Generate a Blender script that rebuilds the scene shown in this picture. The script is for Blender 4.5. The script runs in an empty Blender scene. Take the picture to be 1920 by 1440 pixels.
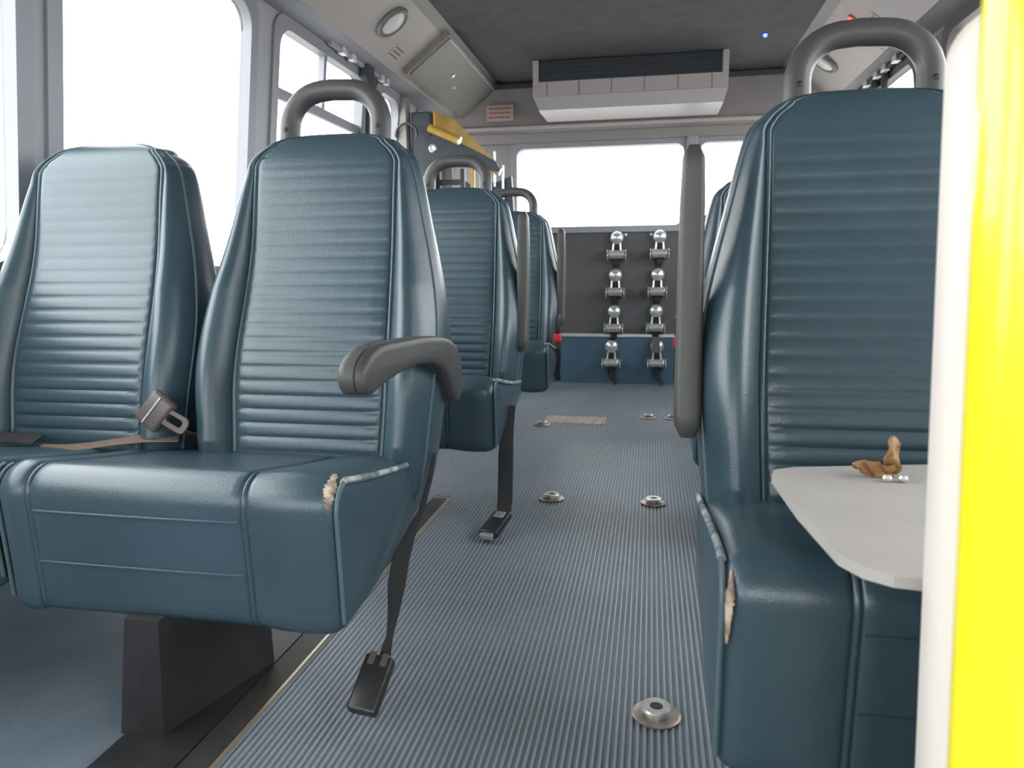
import bpy, bmesh, math, random
from mathutils import Vector, Matrix
random.seed(4)
U = 0.86            # survey units -> metres
PI = math.pi
SC = bpy.context.scene
COL = SC.collection

# ------------------------------------------------------------------ camera
cam = bpy.data.cameras.new('camera'); cam_o = bpy.data.objects.new('camera', cam); COL.objects.link(cam_o)
a = Vector((260, 215, 1360)).normalized()
b = Vector((1, .008, 0)); b = (b - a * a.dot(b)).normalized()
c = a.cross(b)
if c.y < 0: c = -c
rows = (b, a, c)                       # world axes seen from the camera (right, up, forward)
R = Matrix(((rows[0].x, rows[0].y, -rows[0].z), (rows[1].x, rows[1].y, -rows[1].z), (rows[2].x, rows[2].y, -rows[2].z)))
cam_o.matrix_world = Matrix.Translation((0, 0, .81 * U)) @ R.to_4x4()
cam.sensor_width = 36; cam.lens = 36 * 1360 / 1920; cam.clip_start = .02
cam.dof.use_dof = True; cam.dof.focus_distance = 1.6; cam.dof.aperture_fstop = 7.0
SC.camera = cam_o
SC.view_settings.view_transform = 'Standard'; SC.view_settings.look = 'None'
SC.view_settings.gamma = 1; SC.view_settings.use_curve_mapping = False
SC.view_settings.exposure = 0.0

# ------------------------------------------------------------------ sky
w = bpy.data.worlds.new('overcast'); SC.world = w; w.use_nodes = True
bg = w.node_tree.nodes['Background']
bg.inputs['Color'].default_value = (.98, .99, 1, 1); bg.inputs['Strength'].default_value = 8.8
SC.cycles.max_bounces = 10; SC.cycles.diffuse_bounces = 6; SC.cycles.glossy_bounces = 5
SC.cycles.transparent_max_bounces = 12
SC.cycles.sample_clamp_indirect = 6
SC.cycles.caustics_reflective = False; SC.cycles.caustics_refractive = False

def portal(loc, size, direction):
    l = bpy.data.lights.new('window_portal', 'AREA'); l.shape = 'RECTANGLE'
    l.size, l.size_y = size[0] * U, size[1] * U
    l.cycles.is_portal = True
    o = bpy.data.objects.new('window_portal', l); COL.objects.link(o)
    o.location = Vector(loc) * U
    d = Vector(direction)
    o.rotation_euler = d.to_track_quat('-Z', 'Y').to_euler()
portal((-1.66, 1.2, 1.32), (8.4, 1.1), (1, 0, 0))
portal((1.40, 2.6, 1.32), (5.4, 1.1), (-1, 0, 0))
portal((1.42, -.45, .95), (1.3, 1.9), (-1, 0, 0))
portal((-.13, 5.32, 1.38), (2.0, .62), (0, -1, 0))
portal((-.13, -1.85, 1.3), (2.4, 1.2), (0, 1, 0))

# ------------------------------------------------------------------ materials
def srgb(r, g, b):
    f = lambda v: (v / 255 / 12.92) if v <= 10 else ((v / 255 + .055) / 1.055) ** 2.4
    return (f(r), f(g), f(b), 1)
def mat(name, col, rough=.6, metal=0, bump=0, bscale=200, var=0, vscale=6, spec=.5, coat=0, sheen=0, dark=None, emit=None, estr=0):
    m = bpy.data.materials.new(name); m.use_nodes = True
    nt = m.node_tree; p = nt.nodes['Principled BSDF']
    p.inputs['Base Color'].default_value = col
    p.inputs['Roughness'].default_value = rough
    p.inputs['Metallic'].default_value = metal
    p.inputs['Specular IOR Level'].default_value = spec
    p.inputs['Coat Weight'].default_value = coat
    p.inputs['Sheen Weight'].default_value = sheen
    tc = nt.nodes.new('ShaderNodeTexCoord')
    if var:
        n = nt.nodes.new('ShaderNodeTexNoise'); n.inputs['Scale'].default_value = vscale; n.inputs['Detail'].default_value = 5
        nt.links.new(tc.outputs['Object'], n.inputs['Vector'])
        r = nt.nodes.new('ShaderNodeMix'); r.data_type = 'RGBA'
        d = dark if dark else tuple(x * (1 - var) for x in col[:3]) + (1,)
        r.inputs['A'].default_value = d; r.inputs['B'].default_value = col
        mr = nt.nodes.new('ShaderNodeMapRange'); mr.inputs['From Min'].default_value = .38; mr.inputs['From Max'].default_value = .62
        nt.links.new(n.outputs['Fac'], mr.inputs['Value']); nt.links.new(mr.outputs['Result'], r.inputs['Factor'])
        nt.links.new(r.outputs['Result'], p.inputs['Base Color'])
    if bump:
        n2 = nt.nodes.new('ShaderNodeTexNoise'); n2.inputs['Scale'].default_value = bscale; n2.inputs['Detail'].default_value = 3
        nt.links.new(tc.outputs['Object'], n2.inputs['Vector'])
        bp = nt.nodes.new('ShaderNodeBump'); bp.inputs['Strength'].default_value = bump; bp.inputs['Distance'].default_value = .002
        nt.links.new(n2.outputs['Fac'], bp.inputs['Height']); nt.links.new(bp.outputs['Normal'], p.inputs['Normal'])
    if emit:
        p.inputs['Emission Color'].default_value = emit; p.inputs['Emission Strength'].default_value = estr
    return m
M = {}
M['vinyl'] = mat('blue_vinyl', (.041, .075, .097, 1), .30, bump=.2, bscale=420, var=.18, vscale=5, spec=.6)
M['piping'] = mat('grey_blue_piping', (.075, .115, .135, 1), .45)
M['worn'] = mat('worn_pale_piping', (.52, .50, .46, 1), .7, var=.6, vscale=28, dark=(.07, .13, .17, 1))
M['foam'] = mat('torn_foam', (.55, .44, .33, 1), .95, bump=1, bscale=180, var=.5, vscale=60, dark=(.2, .15, .12, 1))
M['rail_tube'] = mat('charcoal_tube', (.068, .064, .066, 1), .42, bump=.1, bscale=500)
M['arm'] = mat('charcoal_urethane', (.055, .052, .05, 1), .48, bump=.2, bscale=500)
M['black'] = mat('black_steel', (.020, .020, .021, 1), .5, var=.3, vscale=20)
M['belt'] = mat('black_webbing', (.018, .018, .02, 1), .75, bump=.6, bscale=900)
M['tan_belt'] = mat('brown_webbing', (.17, .115, .085, 1), .7, bump=.6, bscale=900)
M['plastic'] = mat('black_plastic', (.025, .024, .026, 1), .35)
M['brown_plastic'] = mat('brown_grey_plastic', (.10, .082, .078, 1), .35)
M['chrome'] = mat('chrome', (.78, .78, .76, 1), .25, metal=.75)
M['dull_steel'] = mat('dull_steel', (.60, .59, .57, 1), .38, metal=.7, var=.25, vscale=50)
M['bronze'] = mat('scuffed_anchor_metal', (.50, .42, .37, 1), .42, metal=.7, var=.3, vscale=60)
M['red'] = mat('red_button', (.62, .02, .02, 1), .4)
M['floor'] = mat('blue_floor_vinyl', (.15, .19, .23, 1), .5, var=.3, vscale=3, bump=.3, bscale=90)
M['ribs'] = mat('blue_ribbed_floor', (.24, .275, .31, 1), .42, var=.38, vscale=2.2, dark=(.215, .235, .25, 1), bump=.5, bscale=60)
M['track'] = mat('dark_track', (.045, .038, .034, 1), .6, var=.4, vscale=9)
M['brass'] = mat('brass_edge', (.42, .36, .27, 1), .4, metal=.6)
M['wear'] = mat('worn_plate', (.40, .33, .29, 1), .6, var=.3, vscale=25)
M['wall'] = mat('grey_wall_panel', (.40, .40, .43, 1), .55, var=.08, vscale=4, bump=.1, bscale=150)
M['frame'] = mat('grey_window_frame', (.30, .30, .33, 1), .5)
M['backlit_frame'] = mat('backlit_shade_frame', (.10, .088, .082, 1), .5)  # right-hand window frames: backlit shade put into a darker base colour
M['backlit_wall'] = mat('backlit_shade_wall', (.20, .185, .18, 1), .55, var=.08, vscale=4)  # right wall and its trim toned darker, backlit shade painted into the colour
M['cove'] = mat('beige_cove_panel', (.50, .445, .425, 1), .5, var=.05, vscale=3)
M['cabinet'] = mat('taupe_cabinet_panel', (.29, .27, .255, 1), .5, var=.06, vscale=3)
M['ceil'] = mat('dark_ceiling_carpet', (.125, .112, .112, 1), .95, bump=1, bscale=300, var=.15, vscale=12)
M['header'] = mat('grey_header', (.295, .27, .268, 1), .55, var=.06, vscale=3)
M['ac'] = mat('white_ac_plastic', (.54, .50, .49, 1), .4)
M['acdark'] = mat('dark_ac_intake', (.035, .045, .058, 1), .5)
M['carpet'] = mat('dark_grey_panel', (.11, .11, .112, 1), .75, var=.25, vscale=2.5, bump=.5, bscale=250)
M['bluepanel'] = mat('blue_kick_panel', (.07, .14, .20, 1), .5, var=.15, vscale=4)
M['silver'] = mat('silver_trim', (.88, .88, .87, 1), .35, metal=.6, var=.2, vscale=12)
M['yellow'] = mat('yellow_paint', (.95, .80, .015, 1), .22, spec=.6, coat=.4)
M['liftyellow'] = mat('lift_yellow_paint', (.56, .33, .06, 1), .45, var=.2, vscale=14)
M['cream'] = mat('cream_panel', (.77, .69, .63, 1), .5)
M['tray'] = mat('grey_laminate', (.43, .40, .38, 1), .5, bump=.15, bscale=500, var=.08, vscale=9)
M['leaf'] = mat('crumpled_brown_leather', (.42, .26, .10, 1), .55, var=.6, vscale=45, dark=(.22, .09, .035, 1))
M['lens'] = mat('frosted_lens', (.78, .76, .73, 1), .35)
M['ring'] = mat('grey_lamp_ring', (.16, .165, .165, 1), .5)
M['sticker'] = mat('pink_white_sticker', (.55, .47, .43, 1), .6)
M['print'] = mat('brown_print', (.25, .17, .14, 1), .6)
M['redprint'] = mat('red_print', (.45, .14, .11, 1), .6)
M['blueled'] = mat('blue_led', (.02, .03, .6, 1), .3, emit=(.03, .06, 1, 1), estr=14)
M['redled'] = mat('red_led', (.6, .02, .02, 1), .3, emit=(1, .05, .06, 1), estr=6)
M['asphalt'] = mat('pale_concrete_yard', (.45, .44, .42, 1), .9, var=.2, vscale=.5)
M['house'] = mat('cream_render', (.80, .76, .66, 1), .9, var=.08, vscale=1)
M['houseroof'] = mat('grey_roofing', (.5, .48, .46, 1), .9)
M['hedge'] = mat('dry_hedge', (.30, .34, .20, 1), .95, bump=1, bscale=10, var=.4, vscale=4)
def glass():
    m = bpy.data.materials.new('window_glass'); m.use_nodes = True; nt = m.node_tree
    for n in list(nt.nodes): nt.nodes.remove(n)
    o = nt.nodes.new('ShaderNodeOutputMaterial'); mx = nt.nodes.new('ShaderNodeMixShader')
    t = nt.nodes.new('ShaderNodeBsdfTransparent'); g = nt.nodes.new('ShaderNodeBsdfGlossy'); f = nt.nodes.new('ShaderNodeLayerWeight'); pw = nt.nodes.new('ShaderNodeMath'); pw.operation = 'POWER'; pw.inputs[1].default_value = 5; ad = nt.nodes.new('ShaderNodeMath'); ad.operation = 'MULTIPLY_ADD'; ad.inputs[1].default_value = .6; ad.inputs[2].default_value = .03
    t.inputs['Color'].default_value = (.93, .95, .95, 1); g.inputs['Roughness'].default_value = .03
    nt.links.new(f.outputs['Facing'], pw.inputs[0]); nt.links.new(pw.outputs[0], ad.inputs[0]); nt.links.new(ad.outputs[0], mx.inputs[0]); nt.links.new(t.outputs[0], mx.inputs[1]); nt.links.new(g.outputs[0], mx.inputs[2])
    nt.links.new(mx.outputs[0], o.inputs['Surface'])
    return m
M['glass'] = glass()

# ------------------------------------------------------------------ mesh helpers (survey units in, metres out)
class MB:
    def __init__(s): s.v = []; s.f = []
    def add(s, vs, fs):
        n = len(s.v); s.v += [tuple(v) for v in vs]; s.f += [tuple(i + n for i in f) for f in fs]; return s
    def box(s, p0, p1, bev=0, rot=None, at=None):
        bm = bmesh.new(); bmesh.ops.create_cube(bm, size=1)
        sz = [p1[i] - p0[i] for i in range(3)]; ce = [(p1[i] + p0[i]) / 2 for i in range(3)]
        for v in bm.verts: v.co = Vector((v.co.x * sz[0], v.co.y * sz[1], v.co.z * sz[2]))
        if bev: bmesh.ops.bevel(bm, geom=bm.edges[:], offset=bev, segments=3, profile=.5, affect='EDGES')
        if rot is not None:
            for v in bm.verts: v.co = rot @ v.co
        for v in bm.verts: v.co += Vector(ce) if at is None else Vector(at)
        bm.verts.index_update()
        s.add([v.co[:] for v in bm.verts], [[v.index for v in f.verts] for f in bm.faces]); bm.free(); return s
    def tube(s, pts, r, n=14, cap=True, flat=None, side=None):
        """round tube through pts; r a number or list.  flat=(w,t): a strap of that width/thickness, side = width direction"""
        pts = [Vector(p) for p in pts]; N = len(pts); vs = []; fs = []
        up = Vector(side) if side is not None else Vector((0, 0, 1))
        prev = None
        for i, p in enumerate(pts):
            t = (pts[min(i + 1, N - 1)] - pts[max(i - 1, 0)]).normalized()
            if prev is None:
                x = up - t * up.dot(t)
                if x.length < 1e-3: x = Vector((1, 0, 0)) - t * t.x
                x.normalize()
            else:
                x = prev - t * prev.dot(t); x.normalize()
            if side is not None:
                x2 = up - t * up.dot(t)
                if x2.length > .05: x = x2.normalized()
            prev = x; y = t.cross(x)
            rr = r[i] if isinstance(r, (list, tuple)) else r
            for k in range(n):
                an = 2 * PI * k / n + (PI / n if n == 4 else 0)
                if flat:
                    wd = flat[0][i] if isinstance(flat[0], (list, tuple)) else flat[0]
                    cx, sy = math.cos(an), math.sin(an)
                    px = math.copysign(abs(cx) ** .3, cx) * wd / 2; py = math.copysign(abs(sy) ** .6, sy) * flat[1] / 2
                    vs.append(p + x * px + y * py)
                else: vs.append(p + x * math.cos(an) * rr + y * math.sin(an) * rr)
        for i in range(N - 1):
            for k in range(n):
                fs.append((i * n + k, i * n + (k + 1) % n, (i + 1) * n + (k + 1) % n, (i + 1) * n + k))
        if cap: fs.append(tuple(reversed(range(n)))); fs.append(tuple(range((N - 1) * n, N * n)))
        return s.add(vs, fs)
    def lathe(s, prof, n=28, m=None):
        """profile of (radius, height) about z, moved by matrix m"""
        vs = []; fs = []; L = len(prof)
        for (r, h) in prof:
            for k in range(n): vs.append(Vector((r * math.cos(2 * PI * k / n), r * math.sin(2 * PI * k / n), h)))
        for i in range(L - 1):
            for k in range(n): fs.append((i * n + k, i * n + (k + 1) % n, (i + 1) * n + (k + 1) % n, (i + 1) * n + k))
        fs.append(tuple(reversed(range(n)))); fs.append(tuple(range((L - 1) * n, L * n)))
        if m is not None: vs = [m @ v for v in vs]
        return s.add(vs, fs)
    def prism(s, poly, f0, f1):
        """poly: list of 2-D points; f0/f1 map a 2-D point to the two faces"""
        n = len(poly); vs = [f0(p) for p in poly] + [f1(p) for p in poly]
        fs = [tuple(range(n)), tuple(reversed(range(n, 2 * n)))] + [(i, i + n, (i + 1) % n + n, (i + 1) % n) for i in range(n)]
        return s.add(vs, fs)
    def build(s, name, m, parent=None, smooth=False, sharp=40):
        me = bpy.data.meshes.new(name)
        me.from_pydata([(x * U, y * U, z * U) for x, y, z in s.v], [], s.f)
        bm = bmesh.new(); bm.from_mesh(me); bmesh.ops.recalc_face_normals(bm, faces=bm.faces[:]); bm.to_mesh(me); bm.free()
        if smooth:
            for p in me.polygons: p.use_smooth = True
            me.set_sharp_from_angle(angle=math.radians(sharp))
        me.materials.append(M[m]); me.update()
        o = bpy.data.objects.new(name, me); COL.objects.link(o)
        if parent: o.parent = parent
        return o
def tag(o, label=None, cat=None, group=None, kind=None):
    if label: o['label'] = label
    if cat: o['category'] = cat
    if group: o['group'] = group
    if kind: o['kind'] = kind
    return o
def thing(name, label, cat, loc=(0, 0, 0), rz=0, group=None):
    o = bpy.data.objects.new(name, None); COL.objects.link(o); o.empty_display_size = .05
    o.location = Vector(loc) * U; o.rotation_euler.z = rz
    return tag(o, label, cat, group)
def struct(o): o['kind'] = 'structure'; return o
def lerp_tab(tab, z):
    if z <= tab[0][0]: return tab[0][1]
    for (a0, b0), (a1, b1) in zip(tab, tab[1:]):
        if z <= a1:
            t = (z - a0) / (a1 - a0); return b0 + (b1 - b0) * t
    return tab[-1][1]
def smooth_tab(tab, z):
    """Catmull-Rom through the table"""
    n = len(tab)
    if z <= tab[0][0]: return tab[0][1]
    if z >= tab[-1][0]: return tab[-1][1]
    for i in range(n - 1):
        if z <= tab[i + 1][0]:
            x0, y0 = tab[i]; x1, y1 = tab[i + 1]
            m0 = (tab[i + 1][1] - tab[max(i - 1, 0)][1]) / (tab[i + 1][0] - tab[max(i - 1, 0)][0])
            m1 = (tab[min(i + 2, n - 1)][1] - tab[i][1]) / (tab[min(i + 2, n - 1)][0] - tab[i][0])
            h = x1 - x0; t = (z - x0) / h
            return (2*t**3-3*t**2+1)*y0 + (t**3-2*t**2+t)*h*m0 + (-2*t**3+3*t**2)*y1 + (t**3-t**2)*h*m1
def rrect(x0, z0, x1, z1, r, n=7):
    pts = []
    for cx, cz, a0 in ((x1 - r, z1 - r, 0), (x0 + r, z1 - r, 90), (x0 + r, z0 + r, 180), (x1 - r, z0 + r, 270)):
        for k in range(n + 1):
            an = math.radians(a0 + 90 * k / n); pts.append((cx + r * math.cos(an), cz + r * math.sin(an)))
    return pts

# ------------------------------------------------------------------ room shell
YB, YF = 5.23, -1.8          # back wall, front of the cabin
LX = lambda z: -(1.62 - .11 * (z - .5))
RX = lambda z: 1.36 - .11 * (z - .5)
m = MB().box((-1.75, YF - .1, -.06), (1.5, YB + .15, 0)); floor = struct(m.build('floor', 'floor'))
# ribs run lengthwise, each a low trapezoid; too fine and too many to be picked apart singly
m = MB(); p = .0122; x = -.688
def rib(x, y0, y1):
    t = .0032; h = .0034
    m.add([(x - t, y0, 0), (x - t * .6, y0, h), (x + t * .6, y0, h), (x + t, y0, 0), (x - t, y1, 0), (x - t * .6, y1, h), (x + t * .6, y1, h), (x + t, y1, 0)],
          [(0, 1, 5, 4), (1, 2, 6, 5), (2, 3, 7, 6), (0, 3, 2, 1)])
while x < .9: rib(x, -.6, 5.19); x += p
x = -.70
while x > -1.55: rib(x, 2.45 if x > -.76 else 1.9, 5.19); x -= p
tag(m.build('floor_ribs', 'ribs', floor), kind='stuff')
# back wall
struct(MB().box((-1.75, YB, .345), (1.5, YB + .06, 1.10)).build('wall_back', 'carpet'))
m = MB()
m.box((-1.75, YB, 1.665), (1.5, YB + .06, 2.3))
m.box((-1.75, YB, 1.10), (-.97, YB + .06, 1.665)); m.box((1.28, YB, 1.10), (1.5, YB + .06, 1.665))
struct(m.build('wall_back_upper', 'header'))
# padded header above the back windows
prof = [(5.229, 2.068), (5.10, 2.066), (5.06, 2.02), (5.10, 1.86), (5.12, 1.80), (5.115, 1.775), (5.13, 1.76), (5.19, 1.75), (5.2, 1.69), (5.229, 1.685)]
struct(MB().prism(prof, lambda q: (-1.45, q[0], q[1]), lambda q: (1.18, q[0], q[1])).build('trim_1', 'header'))
struct(MB().box((-1.4, 5.095, 1.765), (1.12, 5.118, 1.785), .004).build('trim_2', 'cove'))
def window(name, poly_out, poly_in, f_in, f_out, fg0, fg1, extra=None, fm='frame'):
    n = len(poly_in); m = MB()
    vs = [f_in(p) for p in poly_out] + [f_in(p) for p in poly_in] + [f_out(p) for p in poly_in] + [f_out(p) for p in poly_out]
    fs = []
    for i in range(n):
        j = (i + 1) % n
        for A, B in ((0, n), (n, 2 * n), (2 * n, 3 * n), (3 * n, 0)): fs.append((A + i, A + j, B + j, B + i))
    m.add(vs, fs); o = struct(m.build(name, fm, None, True, 30))
    g = MB().prism(poly_in, fg0, fg1).build('glass_pane', 'glass', o)
    if extra: extra(o)
    return o
nwin = 0
def nextwin():
    global nwin; nwin += 1; return 'window_%d' % nwin
# two back windows (left one wide)
for x0, x1 in ((-.945, .205), (.310, 1.24)):
    window(nextwin(), rrect(x0 - .045, 1.07, x1 + .045, 1.70, .05), rrect(x0, 1.113, x1, 1.652, .055),
           lambda q: (q[0], YB - .012, q[1]), lambda q: (q[0], YB + .07, q[1]), lambda q: (q[0], YB + .03, q[1]), lambda q: (q[0], YB + .036, q[1]))
struct(MB().box((.222, YB - .05, 1.10), (.295, YB + .05, 1.70), .015).build('trim_3', 'frame'))
struct(MB().box((-1.2, YB - .025, .335), (1.25, YB + .02, .358), .004).build('trim_4', 'silver'))
struct(MB().box((-1.75, YB - .02, -.02), (1.5, YB + .06, .337)).build('wall_back_lower', 'bluepanel'))

# side walls, leaning in a little towards the roof
def side_wall(name, FX, sgn, spans, zs0, zs1, y0, y1, door=None, top=2.12):
    th = .035
    def seg(m, ya, yb, za, zb):
        m.add([(FX(za), ya, za), (FX(za), yb, za), (FX(zb), yb, zb), (FX(zb), ya, zb),
               (FX(za) + sgn * th, ya, za), (FX(za) + sgn * th, yb, za), (FX(zb) + sgn * th, yb, zb), (FX(zb) + sgn * th, ya, zb)],
              [(0, 1, 2, 3), (4, 7, 6, 5), (0, 4, 5, 1), (1, 5, 6, 2), (2, 6, 7, 3), (3, 7, 4, 0)])
    m = MB()
    spans = [(a_ - .02, b_ + .02) for a_, b_ in spans]; zs0 -= .02; zs1 += .02
    ys = [y0] + [v for s_ in spans for v in s_] + [y1]
    if door: seg(m, y0, door[0], -.05, zs0); seg(m, door[1], y1, -.05, zs0)
    else: seg(m, y0, y1, -.05, zs0)
    seg(m, y0, y1, zs1, 2.12)
    for ya, yb in zip(ys[::2], ys[1::2]): seg(m, ya, yb, zs0, zs1)
    return struct(m.build(name, 'wall' if sgn < 0 else 'backlit_wall'))
SILL, HEAD = .835, 1.785
lw = [(0.0, 1.60), (1.745, 2.64), (2.855, 3.715), (3.93, 4.25), (4.62, 5.10)]
rw = [(.62, 1.42), (1.56, 2.50), (2.64, 3.55), (3.95, 4.93)]
side_wall('wall_left', LX, -1, lw, SILL, HEAD, -.1, YB + .05)
side_wall('wall_left_front', LX, -1, [(-1.55, -.22)], .50, 1.36, YF, -.1)
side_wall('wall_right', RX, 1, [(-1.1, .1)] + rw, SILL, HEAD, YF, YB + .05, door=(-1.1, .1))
def side_window(FX, sgn, ya, yb, slider=None, SILL=SILL, HEAD=HEAD):
    def extra(o):
        if slider:
            zt, ym = slider
            MB().box((FX(zt) + sgn * .01 - .012, ya, zt - .022), (FX(zt) + sgn * .01 + .012, yb, zt + .022), .004).build('sash_rail', 'frame', o)
            if ym:
                mm = MB(); za, zb = zt, HEAD
                mm.add([(FX(z_) + sgn * (.0 if k == 0 else .03), y_, z_) for z_ in (za, zb) for y_ in (ym - .014, ym + .014) for k in (0, 1)],
                       [(0, 1, 3, 2), (4, 6, 7, 5), (0, 4, 5, 1), (2, 3, 7, 6), (0, 2, 6, 4), (1, 5, 7, 3)])
                mm.build('sash_mullion', 'frame', o)
    ri = min(.085, (yb - ya) / 3)
    window(nextwin(), rrect(ya - .05, SILL - .05, yb + .05, HEAD + .05, ri), rrect(ya, SILL, yb, HEAD, ri),
           lambda q: (FX(q[1]) - sgn * .012, q[0], q[1]), lambda q: (FX(q[1]) + sgn * .036, q[0], q[1]),
           lambda q: (FX(q[1]) + sgn * .024, q[0], q[1]), lambda q: (FX(q[1]) + sgn * .030, q[0], q[1]), extra, 'frame' if sgn < 0 else 'backlit_frame')
for i, (ya, yb) in enumerate(lw): side_window(LX, -1, ya, yb, (1.535, 3.29) if i == 2 else None)
side_window(LX, -1, -1.55, -.22, None, .50, 1.36)
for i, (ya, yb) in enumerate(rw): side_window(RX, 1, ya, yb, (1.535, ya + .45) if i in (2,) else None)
# entry door, front right: frame, glass leaves
do = struct(MB().box((1.33, -1.12, 0), (1.42, -1.07, 1.83)).box((1.33, .07, 0), (1.42, .12, 1.83)).box((1.26, -1.1, 1.46), (1.40, .1, 1.83)).box((1.34, -.53, .02), (1.39, -.47, 1.80)).build('door_1', 'frame'))
MB().box((1.36, -1.07, .03), (1.365, -.53, 1.47)).build('glass_pane', 'glass', do)
MB().box((1.36, -.47, .03), (1.365, .07, 1.47)).build('glass_pane', 'glass', do)
# front bulkhead with windscreen
m = MB(); m.box((-1.75, YF - .06, -.05), (1.5, YF, .75)); m.box((-1.75, YF - .06, 1.62), (1.5, YF, 2.2))
m.box((-1.75, YF - .06, .75), (-1.4, YF, 1.62)); m.box((1.15, YF - .06, .75), (1.5, YF, 1.62))
struct(m.build('wall_front', 'wall'))
window(nextwin(), rrect(-1.45, .70, 1.2, 1.67, .1), rrect(-1.38, .77, 1.13, 1.60, .1), lambda q: (q[0], YF + .01, q[1]), lambda q: (q[0], YF - .07, q[1]), lambda q: (q[0], YF - .03, q[1]), lambda q: (q[0], YF - .036, q[1]))
# ceiling and coves
struct(MB().box((-1.09, YF, 2.072), (.83, YB + .05, 2.14)).build('ceiling', 'ceil'))
def sheet(m, pts2, y0, y1, th=.03):
    """extruded thin bent sheet, pts2 = (x,z) list, thickness outwards/up"""
    up = [(x_, z_ + th) for x_, z_ in pts2]
    poly = pts2 + up[::-1]
    m.prism(poly, lambda q: (q[0], y0, q[1]), lambda q: (q[0], y1, q[1]))
CL0, CL1 = (-1.36, 1.853), (-1.07, 2.07)
CR0, CR1 = (1.10, 1.853), (.81, 2.07)
m = MB(); sheet(m, [CL0, CL1], YF, YB + .02); struct(m.build('ceiling_cove_left', 'cove'))
m = MB(); sheet(m, [CR0, CR1][::-1], YF, 4.02 - .004); sheet(m, [CR0, CR1][::-1], 4.024, YB + .02); struct(m.build('ceiling_cove_right', 'cove'))
m = MB(); sheet(m, [(-1.485, 1.79), (-1.47, 1.83), (-1.355, 1.858)], YF, YB + .02); struct(m.build('trim_5', 'frame'))
m = MB(); sheet(m, [(1.225, 1.79), (1.21, 1.83), (1.095, 1.858)][::-1], YF, YB + .02); struct(m.build('trim_6', 'backlit_wall'))
for nm, sx, pts in (('trim_7', 1, [(-1.105, 2.040), (-1.07, 2.062), (-1.055, 2.07)]), ('trim_8', -1, [(.845, 2.040), (.81, 2.062), (.795, 2.07)][::-1])):
    m = MB(); sheet(m, pts, YF, YB, .008); struct(m.build(nm, 'cabinet'))

# ------------------------------------------------------------------ seat building
WT = [(.29, .20), (.33, .242), (.40, .258), (.5, .268), (.6, .276), (.68, .275), (.76, .264), (.84, .246), (.92, .226), (1.0, .207), (1.05, .192), (1.075, .176), (1.095, .150), (1.108, .120)]
def halfw(z):
    if z <= 1.095: return smooth_tab(WT, z)
    return .150 * math.sqrt(max(0, 1 - ((z - 1.095) / .030) ** 2)) if z < 1.125 else 0
def seamw(z): return min(.172 + .010 * math.exp(-((z - .6) / .2) ** 2), halfw(z) * .90)
def rec(z): return -.05 + .25 * (z - .425)
def front_y(x, z, ribs=True):
    W = halfw(z); ws = seamw(z); ax = abs(x)
    y = rec(z) - .013 * math.exp(-((z - .58) / .12) ** 2) + .010 * math.exp(-((z - .86) / .12) ** 2)
    B = .043 * max(0, min(1, (1.03 - z) / .25)) * max(0, min(1, (z - .30) / .15)) + .004
    if ax > ws:
        u = (ax - ws) / max(W - ws, 1e-4)
        y += -B * math.sin(PI * min(1, u * .92) ** .85) + .030 * u ** 5
    elif ribs:
        A = .0010 + .0034 * max(0, min(1, (1.0 - z) / .5))
        if .425 < z < 1.04 and ax < ws - .012:
            ph = ((z - .425) / .0300) % 1
            fade = min(1, (ws - .012 - ax) / .012)
            y -= A * fade * (abs(math.sin(PI * ph)) ** .38) 
    # twin stitched seams
    for so in (0, -.0105):
        d = ax - (ws + so)
        y += .0035 * math.exp(-(d / .0022) ** 2)
    return y
def back_rings():
    zs = []; z = .29
    while z < 1.065: zs.append(z); z += .005
    k = 14; zs += [1.065 + .0595 * math.sin(PI / 2 * i / k) for i in range(k + 1)]
    return zs
def backrest_mesh():
    m = MB(); zs = back_rings(); rings = []
    for z in zs:
        W = halfw(z); ws = seamw(z)
        half = [0, .35, .7, .86]
        xs = [ws * h for h in half]
        xs = [v for v in xs if v < ws - .017]
        xs += [max(0, ws + d) for d in (-.0155, -.0130, -.0105, -.0080, -.0055, -.0025, 0, .0025, .006)]
        xs += [ws + .006 + (W - ws - .006) * t for t in (.12, .25, .38, .5, .62, .74, .84, .92, .97, 1)]
        while len(xs) < 23: xs.insert(1, xs[0] + (xs[1] - xs[0]) * .5)
        xs = sorted(xs)
        cr = 1 if z < 1.05 else math.sqrt(max(0, 1 - ((z - 1.05) / .0755) ** 2))
        lo = 1 if z > .38 else max(.30, 1 - ((.38 - z) / .09) ** 2 * .70)
        yb = rec(z) + (.135 - .04 * max(0, (z - .6) / .5))
        ymid = rec(z) + .05
        f = cr * lo
        fy = lambda x_: ymid + (front_y(x_, z) - ymid) * f
        by = lambda: ymid + (yb - ymid) * f
        R_ = [(x_, fy(x_)) for x_ in xs]
        yW = fy(W); yB = by()
        sidep = [(W + .009 * math.sin(PI * t) * f, yW + (yB - yW) * t) for t in (.08, .25, .5, .75, .92)]
        bk = [(W * .985, yB + .004 * f), (W * .9, yB + .008 * f), (W * .6, yB + .010 * f), (W * .3, yB + .010 * f), (0, yB + .010 * f)]
        right = R_ + sidep + bk
        ring = [(x_, y_, z) for x_, y_ in right] + [(-x_, y_, z) for x_, y_ in right[-2:0:-1]]
        rings.append(ring)
    n = len(rings[0]); vs = [p_ for r_ in rings for p_ in r_]; fs = []
    for i in range(len(rings) - 1):
        for k in range(n): fs.append((i * n + k, i * n + (k + 1) % n, (i + 1) * n + (k + 1) % n, (i + 1) * n + k))
    fs.append(tuple(reversed(range(n)))); fs.append(tuple(range((len(rings) - 1) * n, len(rings) * n)))
    return m.add(vs, fs)
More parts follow.
